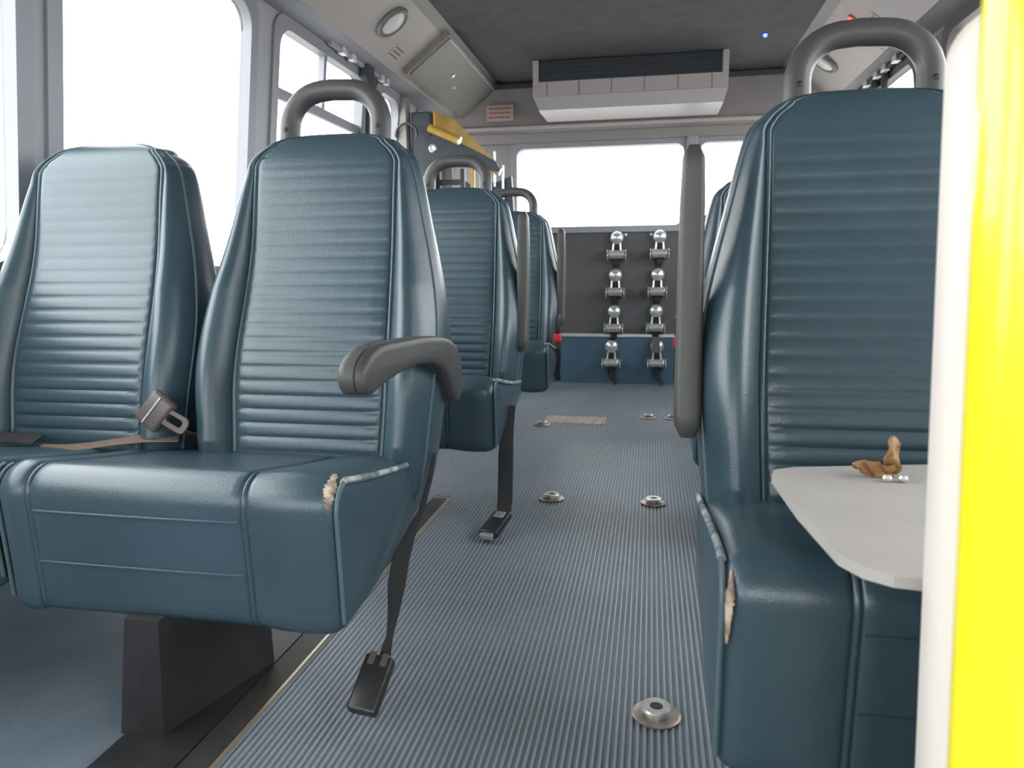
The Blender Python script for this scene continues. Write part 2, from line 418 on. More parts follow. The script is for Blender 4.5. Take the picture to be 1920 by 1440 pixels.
def back_piping(m, sgns=(1, -1), z0=.33):
    for s_ in sgns:
        pts = []; z = z0
        while z < 1.10:
            W = halfw(z); pts.append((s_ * (W + .001), front_y(W, z, False) + .004, z)); z += .012
        m.tube(pts, .0032, 8)
    return m
CTOP = .475
def cushion_profile(top=CTOP, fr=.05, bot=.24, depth=.43, slump=0):
    """closed (y,z) outline, clockwise from the back top"""
    pts = []
    n = 12
    for i in range(n + 1):                       # top, back to front
        t = i / n; y = .07 - (depth - fr + .07 - 0) * t
        z = .405 + (top - .405) * (t ** 1.1) - .006 * math.sin(PI * t) - slump * max(0, t - .55) ** 2 * 4
        pts.append((y, z))
    zt = pts[-1][1]; yc = pts[-1][0]
    for i in range(1, 9):                       # nose
        an = PI / 2 * i / 8; pts.append((yc - fr * math.sin(an), zt - fr + fr * math.cos(an)))
    yf = pts[-1][0]; zf = pts[-1][1]
    for i in range(1, 9): t = i / 8; pts.append((yf + .012 * t, zf + (bot + .03 - zf) * t))
    for i in range(1, 5): an = PI / 2 * i / 4; pts.append((yf + .012 + .03 * (1 - math.cos(an)), bot + .03 - .03 * math.sin(an)))
    for i in range(1, 11): t = i / 10; pts.append((yf + .042 + (.03 - yf - .0) * t, bot + (.10 * t ** 1.6)))
    pts.append((.072, .37))
    return pts
def cushion_mesh(hw, seam=.15, seaml=None, **kw):
    prof = cushion_profile(**kw); m = MB(); xs = []
    N = len(prof)
    cy = sum(p_[0] for p_ in prof) / N; cz = sum(p_[1] for p_ in prof) / N
    smr = hw - seam; sml = hw - (seam if seaml is None else seaml)
    def hs(sm):
        h_ = [0, .33 * sm, .66 * sm, sm - .03] + [sm + d for d in (-.0155, -.013, -.0105, -.008, -.0055, -.0025, 0, .0025, .006)] + [sm + .01 + (hw - .035 - sm - .01) * t for t in (0, .33, .66)]
        return h_ + [hw - .035, hw - .022, hw - .012, hw - .005, hw - .001, hw]
    xs = [-v for v in hs(sml)[:0:-1]] + hs(smr)
    rings = []
    for x_ in xs:
        ax = abs(x_); sm = smr if x_ > 0 else sml; e = max(0, (ax - (hw - .035)) / .035)
        ins = .022 * (1 - math.sqrt(max(0, 1 - e * e)))
        ring = []; 
        for i, (y, z) in enumerate(prof):
            y2, z2 = y, z
            # local inward normal
            py, pz = prof[i - 1]; ny_, nz_ = prof[(i + 1) % N]
            ty, tz = ny_ - py, nz_ - pz; L = math.hypot(ty, tz) or 1
            iny, inz = tz / L, -ty / L
            if (cy - y) * iny + (cz - z) * inz < 0: iny, inz = -iny, -inz
            off = ins
            if i < 32:
                for so in (0, -.0105): off += .0035 * math.exp(-((ax - (sm + so)) / .0022) ** 2)
                if ax > sm: off -= .006 * math.sin(PI * min(1, (ax - sm) / (hw - sm)))
            if i < 20: off -= .006 * math.cos(min(1, ax / hw) * PI / 2) * math.sin(PI * min(1, i / 14))
            ring.append((x_, y + iny * off, z + inz * off))
        rings.append(ring)
    vs = [p_ for r_ in rings for p_ in r_]; fs = []
    for i in range(len(rings) - 1):
        for k in range(N): fs.append((i * N + k, i * N + (k + 1) % N, (i + 1) * N + (k + 1) % N, (i + 1) * N + k))
    nv = len(vs)
    for base, sx in ((0, -1), ((len(rings) - 1) * N, 1)):      # softly bulged side faces
        L1 = []
        for sc, bx in ((.72, .006), (.35, .009)):
            L1.append(len(vs))
            vs += [(sx * (hw + bx), cy + (vs[base + k][1] - cy) * sc, cz + (vs[base + k][2] - cz) * sc) for k in range(N)]
        seq = [base] + L1
        for A, B in zip(seq, seq[1:]):
            for k in range(N): fs.append((A + k, A + (k + 1) % N, B + (k + 1) % N, B + k))
        fs.append(tuple(range(seq[-1], seq[-1] + N)))
    return m.add(vs, fs), prof
def cushion_seams(hw, seam, prof, seaml=None):
    """raised channel seams running across the centre panel, on top and down the front"""
    m = MB(); sm = hw - seam - .014; sl = hw - (seam if seaml is None else seaml) - .014
    for i in (21, 25):
        y, z = prof[i]
        m.tube([(-sl + (sm + sl) * k / 10, y - .0005 - .002 * math.sin(PI * k / 10), z + .0005) for k in range(11)], .0022, 6)
    return m
def arm_mesh():
    """boomerang arm in (y,z) about the pivot, 0.05 wide with rounded edges"""
    top = [(.072, -.035), (.078, .0), (.066, .040), (.035, .072), (-.015, .092), (-.08, .104), (-.16, .112), (-.25, .117), (-.34, .120), (-.42, .122), (-.470, .114), (-.500, .098)]
    bot = [(-.508, .076), (-.500, .056), (-.475, .048), (-.440, .052), (-.38, .060), (-.29, .065), (-.20, .062), (-.12, .050), (-.06, .026), (-.02, -.010), (.01, -.045), (.045, -.055)]
    poly = top + bot; n = len(poly)
    # refine with Catmull-Rom
    P = []
    for i in range(n):
        p0, p1, p2, p3 = [Vector(poly[(i + k) % n]) for k in (-1, 0, 1, 2)]
        for t in (0, .33, .66):
            P.append(.5 * ((2 * p1) + (p2 - p0) * t + (2*p0 - 5*p1 + 4*p2 - p3) * t*t + (3*p1 - p0 - 3*p2 + p3) * t**3))
    n = len(P); nor = []
    for i in range(n):
        t = (P[(i + 1) % n] - P[i - 1]).normalized(); nor.append(Vector((t.y, -t.x)))
    cen = sum(P, Vector((0, 0))) / n
    area = sum(P[i].x * P[(i + 1) % n].y - P[(i + 1) % n].x * P[i].y for i in range(n))
    if area > 0: nor = [-q for q in nor]                      # inward normals
    vs = []; fs = []; L = [(-.024, .014), (-.0225, .006), (-.018, .001), (-.010, 0), (.004, 0), (.006, .0025), (.008, 0), (.018, .001), (.0225, .006), (.024, .014)]
    for x_, ins in L:
        for q, k in zip(P, nor): vs.append((x_, q.x + k.x * ins, q.y + k.y * ins))
    for i in range(len(L) - 1):
        for k in range(n): fs.append((i * n + k, i * n + (k + 1) % n, (i + 1) * n + (k + 1) % n, (i + 1) * n + k))
    fs.append(tuple(range(n))); fs.append(tuple(range((len(L) - 1) * n, len(L) * n)))
    return MB().add(vs, fs)
def arm_up_mesh():
    m = MB(); rings = []; L = .50; n = 24
    for i in range(25):
        t = i / 24; z = -.015 + (L + .0) * t
        e = min(t / .07, (1 - t) / .05, 1); k = math.sqrt(max(0, 1 - (1 - e) ** 2)) if e < 1 else 1
        k = .55 + .45 * k
        w_ = (.0225 + .0015 * math.cos(PI * t) - .003 * max(0, t - .8) / .2) * k; d_ = (.036 - .008 * t) * k
        yc = .018 * math.sin(PI * t) + .05 * t
        for j in range(n):
            an = 2 * PI * j / n; cx_, sy = math.cos(an), math.sin(an)
            rings.append((math.copysign(abs(cx_) ** .45, cx_) * w_, yc + math.copysign(abs(sy) ** .45, sy) * d_, z))
    fs = [(i * n + k, i * n + (k + 1) % n, (i + 1) * n + (k + 1) % n, (i + 1) * n + k) for i in range(24) for k in range(n)]
    fs += [tuple(reversed(range(n))), tuple(range(24 * n, 25 * n))]
    return m.add(rings, fs)
def handle_mesh():
    r = .0235; hw = .112; ztop = 1.225; cr = .080; m = MB(); pts = []
    Yz = lambda z: .135 + .17 * (z - .9)
    for z in (.86, .95, 1.03, 1.09, ztop - cr): pts.append((-hw, Yz(z), z))
    for k in range(1, 9):
        an = PI / 2 * k / 8; pts.append((-hw + cr * (1 - math.cos(an)), Yz(ztop), ztop - cr + cr * math.sin(an)))
    pts += [(-.01, Yz(ztop), ztop + .002)]
    pts += [(-x_, y_, z_) for x_, y_, z_ in pts[::-1][1:]]
    pts = [(x_, Yz(z_), z_) for x_, y_, z_ in pts]
    return m.tube(pts, r, 18)

cache = {}
def cached(key, fn, name, m, parent, **kw):
    if key in cache:
        o = bpy.data.objects.new(name, cache[key]); COL.objects.link(o); o.parent = parent; return o
    o = fn().build(name, m, parent, **kw); cache[key] = o.data; return o
def seat(loc, label, group, handle=True, worn=False, arm=None, arm_side=1, chw=.27, cx=0, seamc=.15, cbot=.24, slump=0, leg=True, cdepth=.43, seaml=None, lx=-.14):
    t = thing('bus_seat', label, 'seat', loc, 0, group)
    br = cached('back', backrest_mesh, 'backrest', 'vinyl', t, smooth=True, sharp=60)
    for sg in (1, -1): cached('backpipe%d' % sg, lambda: back_piping(MB(), (sg,)), 'piping', 'piping', br, smooth=True)
    key = 'cush%.2f%.2f%.2f' % (chw, cbot, slump)
    mm, prof = cushion_mesh(chw, seamc, seaml, bot=cbot, slump=slump, depth=cdepth)
    cu = cached(key, lambda: mm, 'cushion', 'vinyl', t, smooth=True, sharp=50); cu.location.x = cx * U
    cached(key + 's', lambda: cushion_seams(chw, seamc, prof, seaml), 'cross_seam', 'vinyl', cu, smooth=True)
    def edge(s_):
        m = MB()
        m.tube([(s_ * (chw + .001), y, z - .010) for y, z in prof[1:13]] + [(s_ * (chw + .001), y + .008, z - .004) for y, z in prof[13:29]], .0038, 8)
        return m
    for sg in (1, -1): cached(key + 'p%d' % sg, lambda: edge(sg), 'edge_piping', 'piping', cu, smooth=True)
    if worn:
        s_ = arm_side
        e2 = MB().tube([(s_ * (chw + .000), y, z - .0065) for y, z in prof[1:14]], .0055, 8).build('worn_piping', 'worn', cu, True)
        tag(e2, 'pale scuffed edge piping worn through to white')
    if handle:
        h = cached('handle', handle_mesh, 'grab_handle', 'rail_tube', t, smooth=True)
        for s_ in (-1, 1):
            mt = Matrix.Translation((s_ * .112, .135 + .17 * .235 - .0225, 1.135)) @ Matrix.Rotation(PI / 2, 4, 'X')
            cached('hscrew%d' % s_, lambda: MB().lathe([(.006, -.002), (.0065, .001), (.003, .003)], 10, mt), 'handle_screw', 'black', h, smooth=True)
    if arm:
        if arm == 'up':
            ar = cached('armup', arm_up_mesh, 'armrest', 'arm', t, smooth=True, sharp=60)
            ar.location = Vector((arm_side * (.278 if arm_side > 0 else .298), .0, .535)) * U
        else:
            ar = cached('arm', arm_mesh, 'armrest', 'arm', t, smooth=True, sharp=50)
            ar.location = Vector((arm_side * .283, .055, .572)) * U
        ho = cached('armhub', lambda: MB().lathe([(.03, -.03), (.033, -.026), (.033, .012), (.028, .016)], 20, Matrix.Rotation(PI / 2, 4, 'Y')), 'arm_pivot', 'black', t, smooth=True)
        ho.location = Vector((arm_side * .262, .06, .55)) * U
    if leg:
        m = MB(); zt = cbot + .06
        x0, x1, x2, x3 = lx - .035, lx + .041, lx + .107, lx - .005
        m.add([(x0 - .01, -.44, 0), (x1, -.44, 0), (x2 + .003, -.18, 0), (x3, -.18, 0), (x0 + .01, -.43, zt - .05), (x1, -.43, zt - .05), (x2, -.19, zt + .02), (x3, -.19, zt + .02)],
              [(0, 3, 2, 1), (4, 5, 6, 7), (0, 1, 5, 4), (1, 2, 6, 5), (2, 3, 7, 6), (3, 0, 4, 7)])
        m.box((lx - .03, -.70 if seaml else -.45, 0), (lx + .112, -.05, .007))
        m.build('pedestal', 'black', t)
    return t, cu, prof
G = 'blue vinyl bus seats'
s_l1, cu1, pf = seat((-.725, 1.47, 0), 'blue vinyl aisle seat nearest on the left, with grab handle and lowered armrest', G, True, True, 'down', 1, .32, -.085, .155, cbot=.205, seaml=.062)
s_lw, _, _ = seat((-1.30, 1.47, 0), 'pale-lit blue vinyl seat against the left window, without a grab handle', G, False, False, None, 1, .205, -.055, .06, leg=False)
s_l2, _, _ = seat((-.735, 2.60, 0), 'blue vinyl left aisle seat directly behind the nearest one, armrest folded up', G, True, True, 'up', 1, .27, -.005, lx=-.28)
s_l3, _, _ = seat((-.735, 3.755, 0), 'farthest blue vinyl seat on the left with red belt buckle', G, True, True, 'up', 1, .27, lx=-.25)
s_r1, cur, pfr = seat((.367, 1.285, 0), 'large blue vinyl seat on the right behind the grey tray', G, True, True, 'up', -1, .272, 0, .147, .17, .02, lx=.10)
s_r2, _, _ = seat((.405, 2.50, 0), 'blue vinyl seat on the right directly behind the tray seat', G, False, False, None)
s_r3, _, _ = seat((.445, 3.70, 0), 'farthest seat on the right mostly hidden behind raised armrest', G, False, False, None)

# torn foam corners
def tear(parent, path, wd, label, seed, nrm):
    """ragged strip of torn cover: a rough lumpy ribbon lying on the cushion along path"""
    rnd = random.Random(seed); m = MB(); n = 14; rings = []
    P = [Vector(q) for q in path]; N = Vector(nrm).normalized(); K = 26
    for i in range(K):
        t = i / (K - 1) * (len(P) - 1); j = min(int(t), len(P) - 2); p_ = P[j].lerp(P[j + 1], t - j); d = (P[j + 1] - P[j]).normalized(); sd = d.cross(N)
        r0 = wd * (math.sin(PI * (i + .6) / (K + .2)) ** .6)
        for k in range(n):
            an = 2 * PI * k / n; r_ = r0 * (.65 + .5 * rnd.random())
            rings.append(p_ + sd * math.cos(an) * r_ + N * math.sin(an) * r_ * .42)
    fs = [(i * n + k, i * n + (k + 1) % n, (i + 1) * n + (k + 1) % n, (i + 1) * n + k) for i in range(K - 1) for k in range(n)] + [tuple(reversed(range(n))), tuple(range((K - 1) * n, K * n))]
    o = m.add(rings, fs).build('torn_foam', 'foam', parent, True, 80); tag(o, label); return o
tear(cu1, [(.300, pf[12][0] + .01, pf[12][1] + .001), (.304, pf[14][0], pf[14][1] - .0045), (.306, pf[16][0] + .0035, pf[16][1] - .004), (.308, pf[19][0] + .003, pf[19][1] - .002)], .0135, 'torn seat corner with tan foam showing', 3, (.5, -.6, .6))
tear(cur, [(-.262, pfr[15][0] + .002, pfr[15][1] - .004), (-.264, pfr[18][0] + .002, pfr[18][1]), (-.2655, pfr[20][0] + .003, pfr[20][1]), (-.2665, pfr[22][0] + .004, pfr[22][1] - .0)], .0075, 'torn side seam with pale foam showing', 5, (-.7, -.7, .0))

# ------------------------------------------------------------------ belts
def buckle(parent, pos, rot, L=.085, W=.048, T=.022, red=True, m='plastic'):
    bk = MB().box((-W / 2, -L, -T / 2), (W / 2, 0, T / 2), .006).build('buckle', m, parent, True)
    bk.location = Vector(pos) * U; bk.rotation_euler = rot
    return bk
# front left aisle belt, hanging to the floor beside the seat
b1 = thing('seat_belt', 'black seat belt hanging from nearest left seat to floor, buckle end down', 'seat belt', (-.48, 1.16, 0), 0)
def rel(pts, o): return [(p_[0] - o[0], p_[1] - o[1], p_[2] - o[2]) for p_ in pts]
o1 = (-.48, 1.16, 0)
pts = [(-.452, 1.47, .42), (-.450, 1.43, .375), (-.452, 1.37, .325), (-.458, 1.31, .292), (-.462, 1.27, .265), (-.464, 1.245, .22), (-.466, 1.228, .17), (-.470, 1.215, .13), (-.477, 1.205, .095)]
MB().tube(rel(pts, o1), .01, 10, flat=([.008, .010, .013, .022, .034, .034, .022, .013, .022], .0035), side=(1, .5, 0)).build('webbing', 'belt', b1, True)
bk = MB().box((-.028, -.105, -.014), (.028, .0, .014), .007).build('buckle', 'plastic', b1, True)
bk.location = Vector((.0, .035, .097)) * U; bk.rotation_euler = (math.radians(38), math.radians(6), math.radians(-2))
MB().box((-.018, -.022, .0135), (-.006, .002, .0165), .001).box((.006, -.022, .0135), (.018, .002, .0165), .001).build('release_button', 'brown_plastic', bk)
# second aisle belt
o2 = (-.45, 2.08, 0)
b2 = thing('seat_belt', 'black seat belt hanging in the aisle from second left seat', 'seat belt', (-.440, 2.08, 0), 0)
pts = [(-.462, 2.36, .36), (-.462, 2.33, .305), (-.462, 2.275, .268), (-.458, 2.24, .22), (-.455, 2.215, .15), (-.452, 2.19, .09), (-.450, 2.16, .06), (-.448, 2.13, .05)]
MB().tube(rel(pts, o2), .01, 10, flat=([.03, .03, .045, .048, .048, .048, .046, .042], .004), side=(1, .15, 0)).build('webbing', 'belt', b2, True)
bk = MB().box((-.030, -.125, -.013), (.030, 0, .013), .007).build('buckle', 'plastic', b2, True)
bk.location = Vector((.0, .075, .052)) * U; bk.rotation_euler = (math.radians(13), 0, math.radians(-12))
MB().box((-.016, -.045, .0125), (.016, -.012, .0155), .002).build('release_button', 'dull_steel', bk)
MB().box((-.02, -.140, -.008), (.02, -.123, .008), .002).build('latch_tip', 'chrome', bk)
# belt buckle between the front left seats
o3 = (-1.04, 1.36, 0)
b3 = thing('seat_belt', 'brown lap belt with tongue buckle lying between the two nearest left seats', 'seat belt', o3, 0)
MB().tube(rel([(-1.02, 1.50, .43), (-1.022, 1.43, .455), (-1.035, 1.39, .475), (-1.045, 1.37, .50)], o3), .01, 10, flat=(.046, .004), side=(1, .1, 0)).build('webbing', 'tan_belt', b3, True)
MB().tube(rel([(-1.03, 1.42, .446), (-1.09, 1.385, .450), (-1.14, 1.365, .446), (-1.21, 1.352, .436), (-1.27, 1.345, .430), (-1.33, 1.34, .430)], o3), .01, 10, flat=(.045, .004), side=(0, 1, .15)).build('webbing', 'tan_belt', b3, True)
bk = MB().box((-.03, -.012, -.038), (.03, .012, .038), .008).build('buckle', 'brown_plastic', b3, True)
bk.location = Vector((.012, -.01, .520)) * U; bk.rotation_euler = (math.radians(-12), math.radians(38), math.radians(-6))
MB().box((-.006, -.0145, -.034), (-.002, -.0115, .034), .001).build('latch_slot', 'chrome', bk)
tg = MB()
po = rrect(-.03, -.018, .03, .018, .012, 4); pi_ = rrect(-.02, -.008, .018, .009, .006, 4)
n = len(po); vs = [(p_[0], -.003, p_[1]) for p_ in po] + [(p_[0], -.003, p_[1]) for p_ in pi_] + [(p_[0], .003, p_[1]) for p_ in pi_] + [(p_[0], .003, p_[1]) for p_ in po]
tg.add(vs, [(A + i, A + (i + 1) % n, B + (i + 1) % n, B + i) for A, B in ((0, n), (n, 2 * n), (2 * n, 3 * n), (3 * n, 0)) for i in range(n)])
tg = tg.build('tongue_plate', 'brown_plastic', b3, True); tg.location = Vector((.058, -.015, .500)) * U; tg.rotation_euler = (math.radians(-12), math.radians(28), 0)
# second buckle lying on the window seat
o4 = (-1.40, 1.33, 0)
b4 = thing('seat_belt', 'steel latch plate on dark strap lying on the left window seat cushion', 'seat belt', o4, 0)
MB().tube(rel([(-1.33, 1.35, .446), (-1.37, 1.34, .452), (-1.41, 1.32, .456)], o4), .01, 10, flat=(.044, .004), side=(0, 1, .2)).build('webbing', 'belt', b4, True)
MB().box((-.10, -.03, .444), (-.015, .012, .464), .004).build('buckle', 'plastic', b4, True)
MB().box((-.105, -.032, .463), (-.055, -.022, .468), .001).box((-.052, -.032, .459), (-.02, -.02, .465), .001).build('latch_plate', 'chrome', b4)
# red-button buckles at the far seats
for (x_, y_, lab) in ((-.452, 3.62, 'black buckle with red button beside farthest left seat'), (.132, 3.60, 'black buckle with red button beside raised right armrest')):
    t = thing('seat_belt', lab, 'seat belt', (x_, y_, 0), 0)
    s_ = 1 if x_ < 0 else -1
    MB().tube([(0, .06, .30), (0, .05, .36), (-.005 * s_, .03, .43), (0, .02, .50)], .01, 8, flat=(.04, .004), side=(.3, 1, 0)).build('webbing', 'belt', t, True)
    q = MB().box((-.013, -.03, .49), (.013, .03, .585), .006).build('buckle', 'plastic', t, True)
    MB().box((-.0165, -.034, .455 if s_ > 0 else .43), (.0165, .034, .495 if s_ > 0 else .485), .005).build('release_button', 'red', q, True)
    MB().tube([(0, .0, .45), (.004, -.02, .38), (0, -.03, .31), (.004, -.02, .26)], .01, 8, flat=(.03, .004), side=(1, 0, 0)).build('webbing_tail', 'belt', t, True)

# ------------------------------------------------------------------ floor fittings
t = thing('seat_track', 'dark floor track with brass edge running under nearest left seat', 'track', (-.718, 1.2, 0))
MB().box((-.032, -1.4, 0), (.024, 1.21, .006)).build('channel', 'track', t)
MB().box((.024, -1.4, 0), (.030, 1.21, .009)).build('edge_strip', 'brass', t)
# round tie-down anchors
def anchor_parts(t):
    MB().lathe([(.043, 0), (.0445, .003), (.040, .005), (.030, .0045)], 36).build('base_plate', 'bronze', t, True)
    MB().lathe([(.022, .002), (.022, .010), (.028, .012), (.0285, .016), (.026, .019), (.012, .019), (.010, .012)], 36).build('anchor_cup', 'dull_steel', t, True)
    MB().lathe([(.0105, .013), (.010, .0192)], 24).build('centre_hole', 'black', t)
first = None
AG = 'round floor anchors'
for (x_, y_, lab) in ((.027, 1.245, 'nearest round metal floor anchor in front of the tray seat'), (.027, 2.487, 'round metal floor anchor at right of the pair halfway down the aisle'),
                      (-.330, 2.480, 'round metal floor anchor at left of the pair halfway down the aisle'), (-.545, 3.72, 'small floor anchor touching corner of the worn beige patch'),
                      (.005, 3.99, 'left of two small far floor anchors near the right armrest'), (.135, 3.99, 'right of two small far floor anchors near the right armrest')):
    if first is None:
        first = thing('floor_anchor', lab, 'anchor', (x_, y_, .0035), 0, AG); anchor_parts(first)
    else:
        r_ = first.copy(); COL.objects.link(r_); r_.location = Vector((x_, y_, .0035)) * U; r_['label'] = lab
        for ch in first.children: q = ch.copy(); COL.objects.link(q); q.parent = r_
# worn access plate between ribs
t = thing('floor_plate', 'worn beige ribbed access plate set in the far aisle floor', 'plate', (-.385, 3.87, .0))
MB().prism(rrect(-.165, -.10, .165, .10, .02), lambda q: (q[0], q[1], .0), lambda q: (q[0], q[1], .0036)).build('plate', 'wear', t)
for k in range(7): MB().box((-.15 + k * .05 - .004, -.09, .0036), (-.15 + k * .05 + .004, .09, .0065)).build('tread_rib', 'wear', t)

# ------------------------------------------------------------------ tray with key bundle, cream partition, yellow pole
poly = [(.176, 1.055), (.183, 1.082), (.212, 1.100), (.405, 1.145), (.98, 1.17), (.98, .712), (.262, .708), (.235, .712), (.212, .728), (.196, .760), (.182, .90)]
m = MB(); Zt = .52
m.prism(poly, lambda q: (q[0], q[1], Zt - .013), lambda q: (q[0], q[1], Zt - .001))
cxp, cyp = .5, .95
ins = [(q[0] + (cxp - q[0]) * .012, q[1] + (cyp - q[1]) * .012) for q in poly]
n = len(poly); m.add([(q[0], q[1], Zt - .001) for q in poly] + [(q[0], q[1], Zt) for q in ins], [(i, (i + 1) % n, n + (i + 1) % n, n + i) for i in range(n)] + [tuple(range(n, 2 * n))])
tr = m.build('tray_table', 'tray'); tag(tr, 'light grey laminate tray with rounded corners in front of right seat', 'tray')
# bracket that carries it
MB().box((.55, .70, .40), (.58, 1.05, Zt - .013), .004).build('bracket', 'black', tr)
kx, ky = .318, 1.06
t = thing('key_bundle', 'crumpled brown leather tag with two shiny metal studs lying on the grey tray', 'key tag', (kx, ky, Zt))
def sheetlet(rows_, th=.003):
    nr, nc = len(rows_), len(rows_[0]); vs = [q for r_ in rows_ for q in r_] + [(q[0], q[1] + th, q[2] + th * .3) for r_ in rows_ for q in r_]; fs = []
    o_ = nr * nc
    for i in range(nr - 1):
        for j in range(nc - 1):
            A = i * nc + j; fs += [(A, A + 1, A + nc + 1, A + nc), (o_ + A, o_ + A + nc, o_ + A + nc + 1, o_ + A + 1)]
    for i in range(nr - 1):
        for j in (0, nc - 1): A = i * nc + j; fs.append((A, A + nc, o_ + A + nc, o_ + A))
    for j in range(nc - 1):
        for i in (0, nr - 1): A = i * nc + j; fs.append((A, o_ + A, o_ + A + 1, A + 1))
    return MB().add(vs, fs)
rows_ = []
for i in range(9):
    t_ = i / 8; x0 = -.034 + .052 * t_; h = .006 + .014 * math.sin(PI * min(1, t_ * 1.1)) + .012 * t_ ** 3
    rows_.append([(x0 + .003 * math.sin(i * 2.1 + j), -.004 + .004 * math.sin(i * 1.7 + j * 1.3), .001 + max(0, .012 * (1 - 2.2 * t_)) + h * j / 4) for j in range(5)])
sheetlet(rows_).build('leather_flap', 'leaf', t, True)
rows_ = []
for i in range(5):
    s_ = i / 4
    rows_.append([(.010 + .018 * s_ + .003 * math.sin(j * 1.4), .002 + .010 * math.sin(j * 1.1 + s_ * 2), .002 + .054 * (j / 6) * (.55 + .45 * math.sin(PI * (.25 + s_ * .55)))) for j in range(7)])
sheetlet(rows_, .004).build('leather_fold', 'leaf', t, True)
for (dx, dy) in ((.006, -.022), (.027, -.020)):
    mt = Matrix.Translation((dx, dy, .0055)) @ Matrix.Diagonal((1.25, 1, 1, 1))
    MB().lathe([(.0005, -.0055), (.004, -.004), (.0055, 0), (.004, .004), (.0005, .0055)], 16, mt).build('metal_stud', 'chrome', t, True)
# cream partition
poly = rrect(.232, -.0, 1.20, 1.03, .07, 8)
poly = [(x_, z_) for x_, z_ in poly if z_ > .08] 
poly = [(1.20, 0), *[q for q in rrect(.232, 0, 1.30, 1.02, .05, 8) if q[1] > .9][::1], (.232, 0)]
bm_ = MB(); cpoly = [(1.30, 0)] + [(1.30, 1.02)] + [(.282 - .05 * math.sin(PI / 2 * k / 8), 1.02 - .05 * (1 - math.cos(PI / 2 * k / 8))) for k in range(9)] + [(.232, 0)]
def insetp(q, d):
    return (min(1.30, q[0] + d if q[0] < .9 else q[0]), q[1] - d if q[1] > .5 else q[1])
L = [(.640, .012), (.643, .005), (.650, 0), (.690, 0), (.697, .005), (.700, .012)]
vs = []; n = len(cpoly); fs = []
for y_, d in L: vs += [(insetp(q, d)[0] + (.036 * (1 - q[1]) + .003 if q[0] < .9 else 0), y_, insetp(q, d)[1]) for q in cpoly]
for i in range(len(L) - 1):
    for k in range(n): fs.append((i * n + k, i * n + (k + 1) % n, (i + 1) * n + (k + 1) % n, (i + 1) * n + k))
fs += [tuple(range(n)), tuple(range((len(L) - 1) * n, len(L) * n))]
pn = bm_.add(vs, fs).build('partition_panel', 'cream', None, True, 60); tag(pn, 'cream partition panel with rounded top edge behind the yellow pole', 'panel')
# yellow stanchion
t = thing('grab_pole', 'bright yellow vertical grab pole very close on the right edge', 'pole', (.19, .42, 0))
xt = lambda z: -.040 * (z - .74) + .0
MB().tube([(xt(z_), 0, z_) for z_ in (0.012, .3, .6, .9, 1.2, 1.5, 1.8, 2.065)], .0225, 40).build('pole_tube', 'yellow', t, True)
MB().lathe([(.045, 0), (.045, .008), (.03, .014), (.024, .03)], 28, Matrix.Translation((xt(0), 0, 0))).build('floor_flange', 'dull_steel', t, True)
MB().lathe([(.024, 2.035), (.03, 2.055), (.045, 2.062), (.045, 2.072)], 28, Matrix.Translation((xt(2.06), 0, 0))).build('ceiling_flange', 'dull_steel', t, True)

# ------------------------------------------------------------------ rear air-conditioning unit
t = thing('air_conditioner', 'white air conditioner with dark intake hung under ceiling above back window', 'air conditioner', (-.155, 4.62, 1.745))
H0 = -1.745
W_ = .578
prof = [(5.05 - 4.62, 2.07 + H0), (.04, 2.07 + H0), (.0, 2.045 + H0), (-.008, 1.925 + H0), (-.005, 1.835 + H0), (.045, 1.75 + H0), (.075, 1.742 + H0), (.46, 1.76 + H0), (.46, 2.07 + H0)]
prof = [(.44, .325), (.04, .325), (.03, .20), (-.006, .20), (-.008, .115), (.045, .046), (.08, .04), (.44, .05)]
MB().prism(prof, lambda q: (-W_ + (.03 if q[1] < .055 else 0), q[0], q[1]), lambda q: (W_ - (.02 if q[1] < .055 else 0), q[0], q[1])).build('housing', 'ac', t)
for s_ in (-1, 1):
    MB().box((s_ * (W_ - .018) - .018, -.012, .19), (s_ * (W_ - .018) + .018, .2, .326), .006).build('end_cap', 'ac', t)
MB().box((-W_ + .036, .002, .202), (W_ - .036, .03, .32)).build('intake_grille', 'acdark', t)
for k in range(4): MB().box((-W_ + .04, -.003, .218 + k * .028), (W_ - .04, .006, .222 + k * .028)).build('intake_slat', 'acdark', t)
for k in range(6):
    x_ = -.49 + k * .195
    mm = MB(); 
    for (y0, z0), (y1, z1) in (((-.009, .198), (-.011, .115)), ((-.011, .115), (.043, .048))):
        mm.add([(x_ - .0035, y0, z0), (x_ + .0035, y0, z0), (x_ + .0035, y1, z1), (x_ - .0035, y1, z1), (x_ - .0035, y0 + .01, z0), (x_ + .0035, y0 + .01, z0), (x_ + .0035, y1 + .01, z1), (x_ - .0035, y1 + .01, z1)],
               [(0, 1, 2, 3), (4, 7, 6, 5), (0, 4, 5, 1), (1, 5, 6, 2), (2, 6, 7, 3), (3, 7, 4, 0)])
    mm.build('seam_strip', 'cabinet', t)
MB().prism([(-.0085, .117), (-.0115, .113), (.040, .044), (.046, .046)], lambda q: (-W_ + .028, q[0], q[1]), lambda q: (W_ - .02, q[0], q[1])).build('lower_vent_flap', 'ac', t)

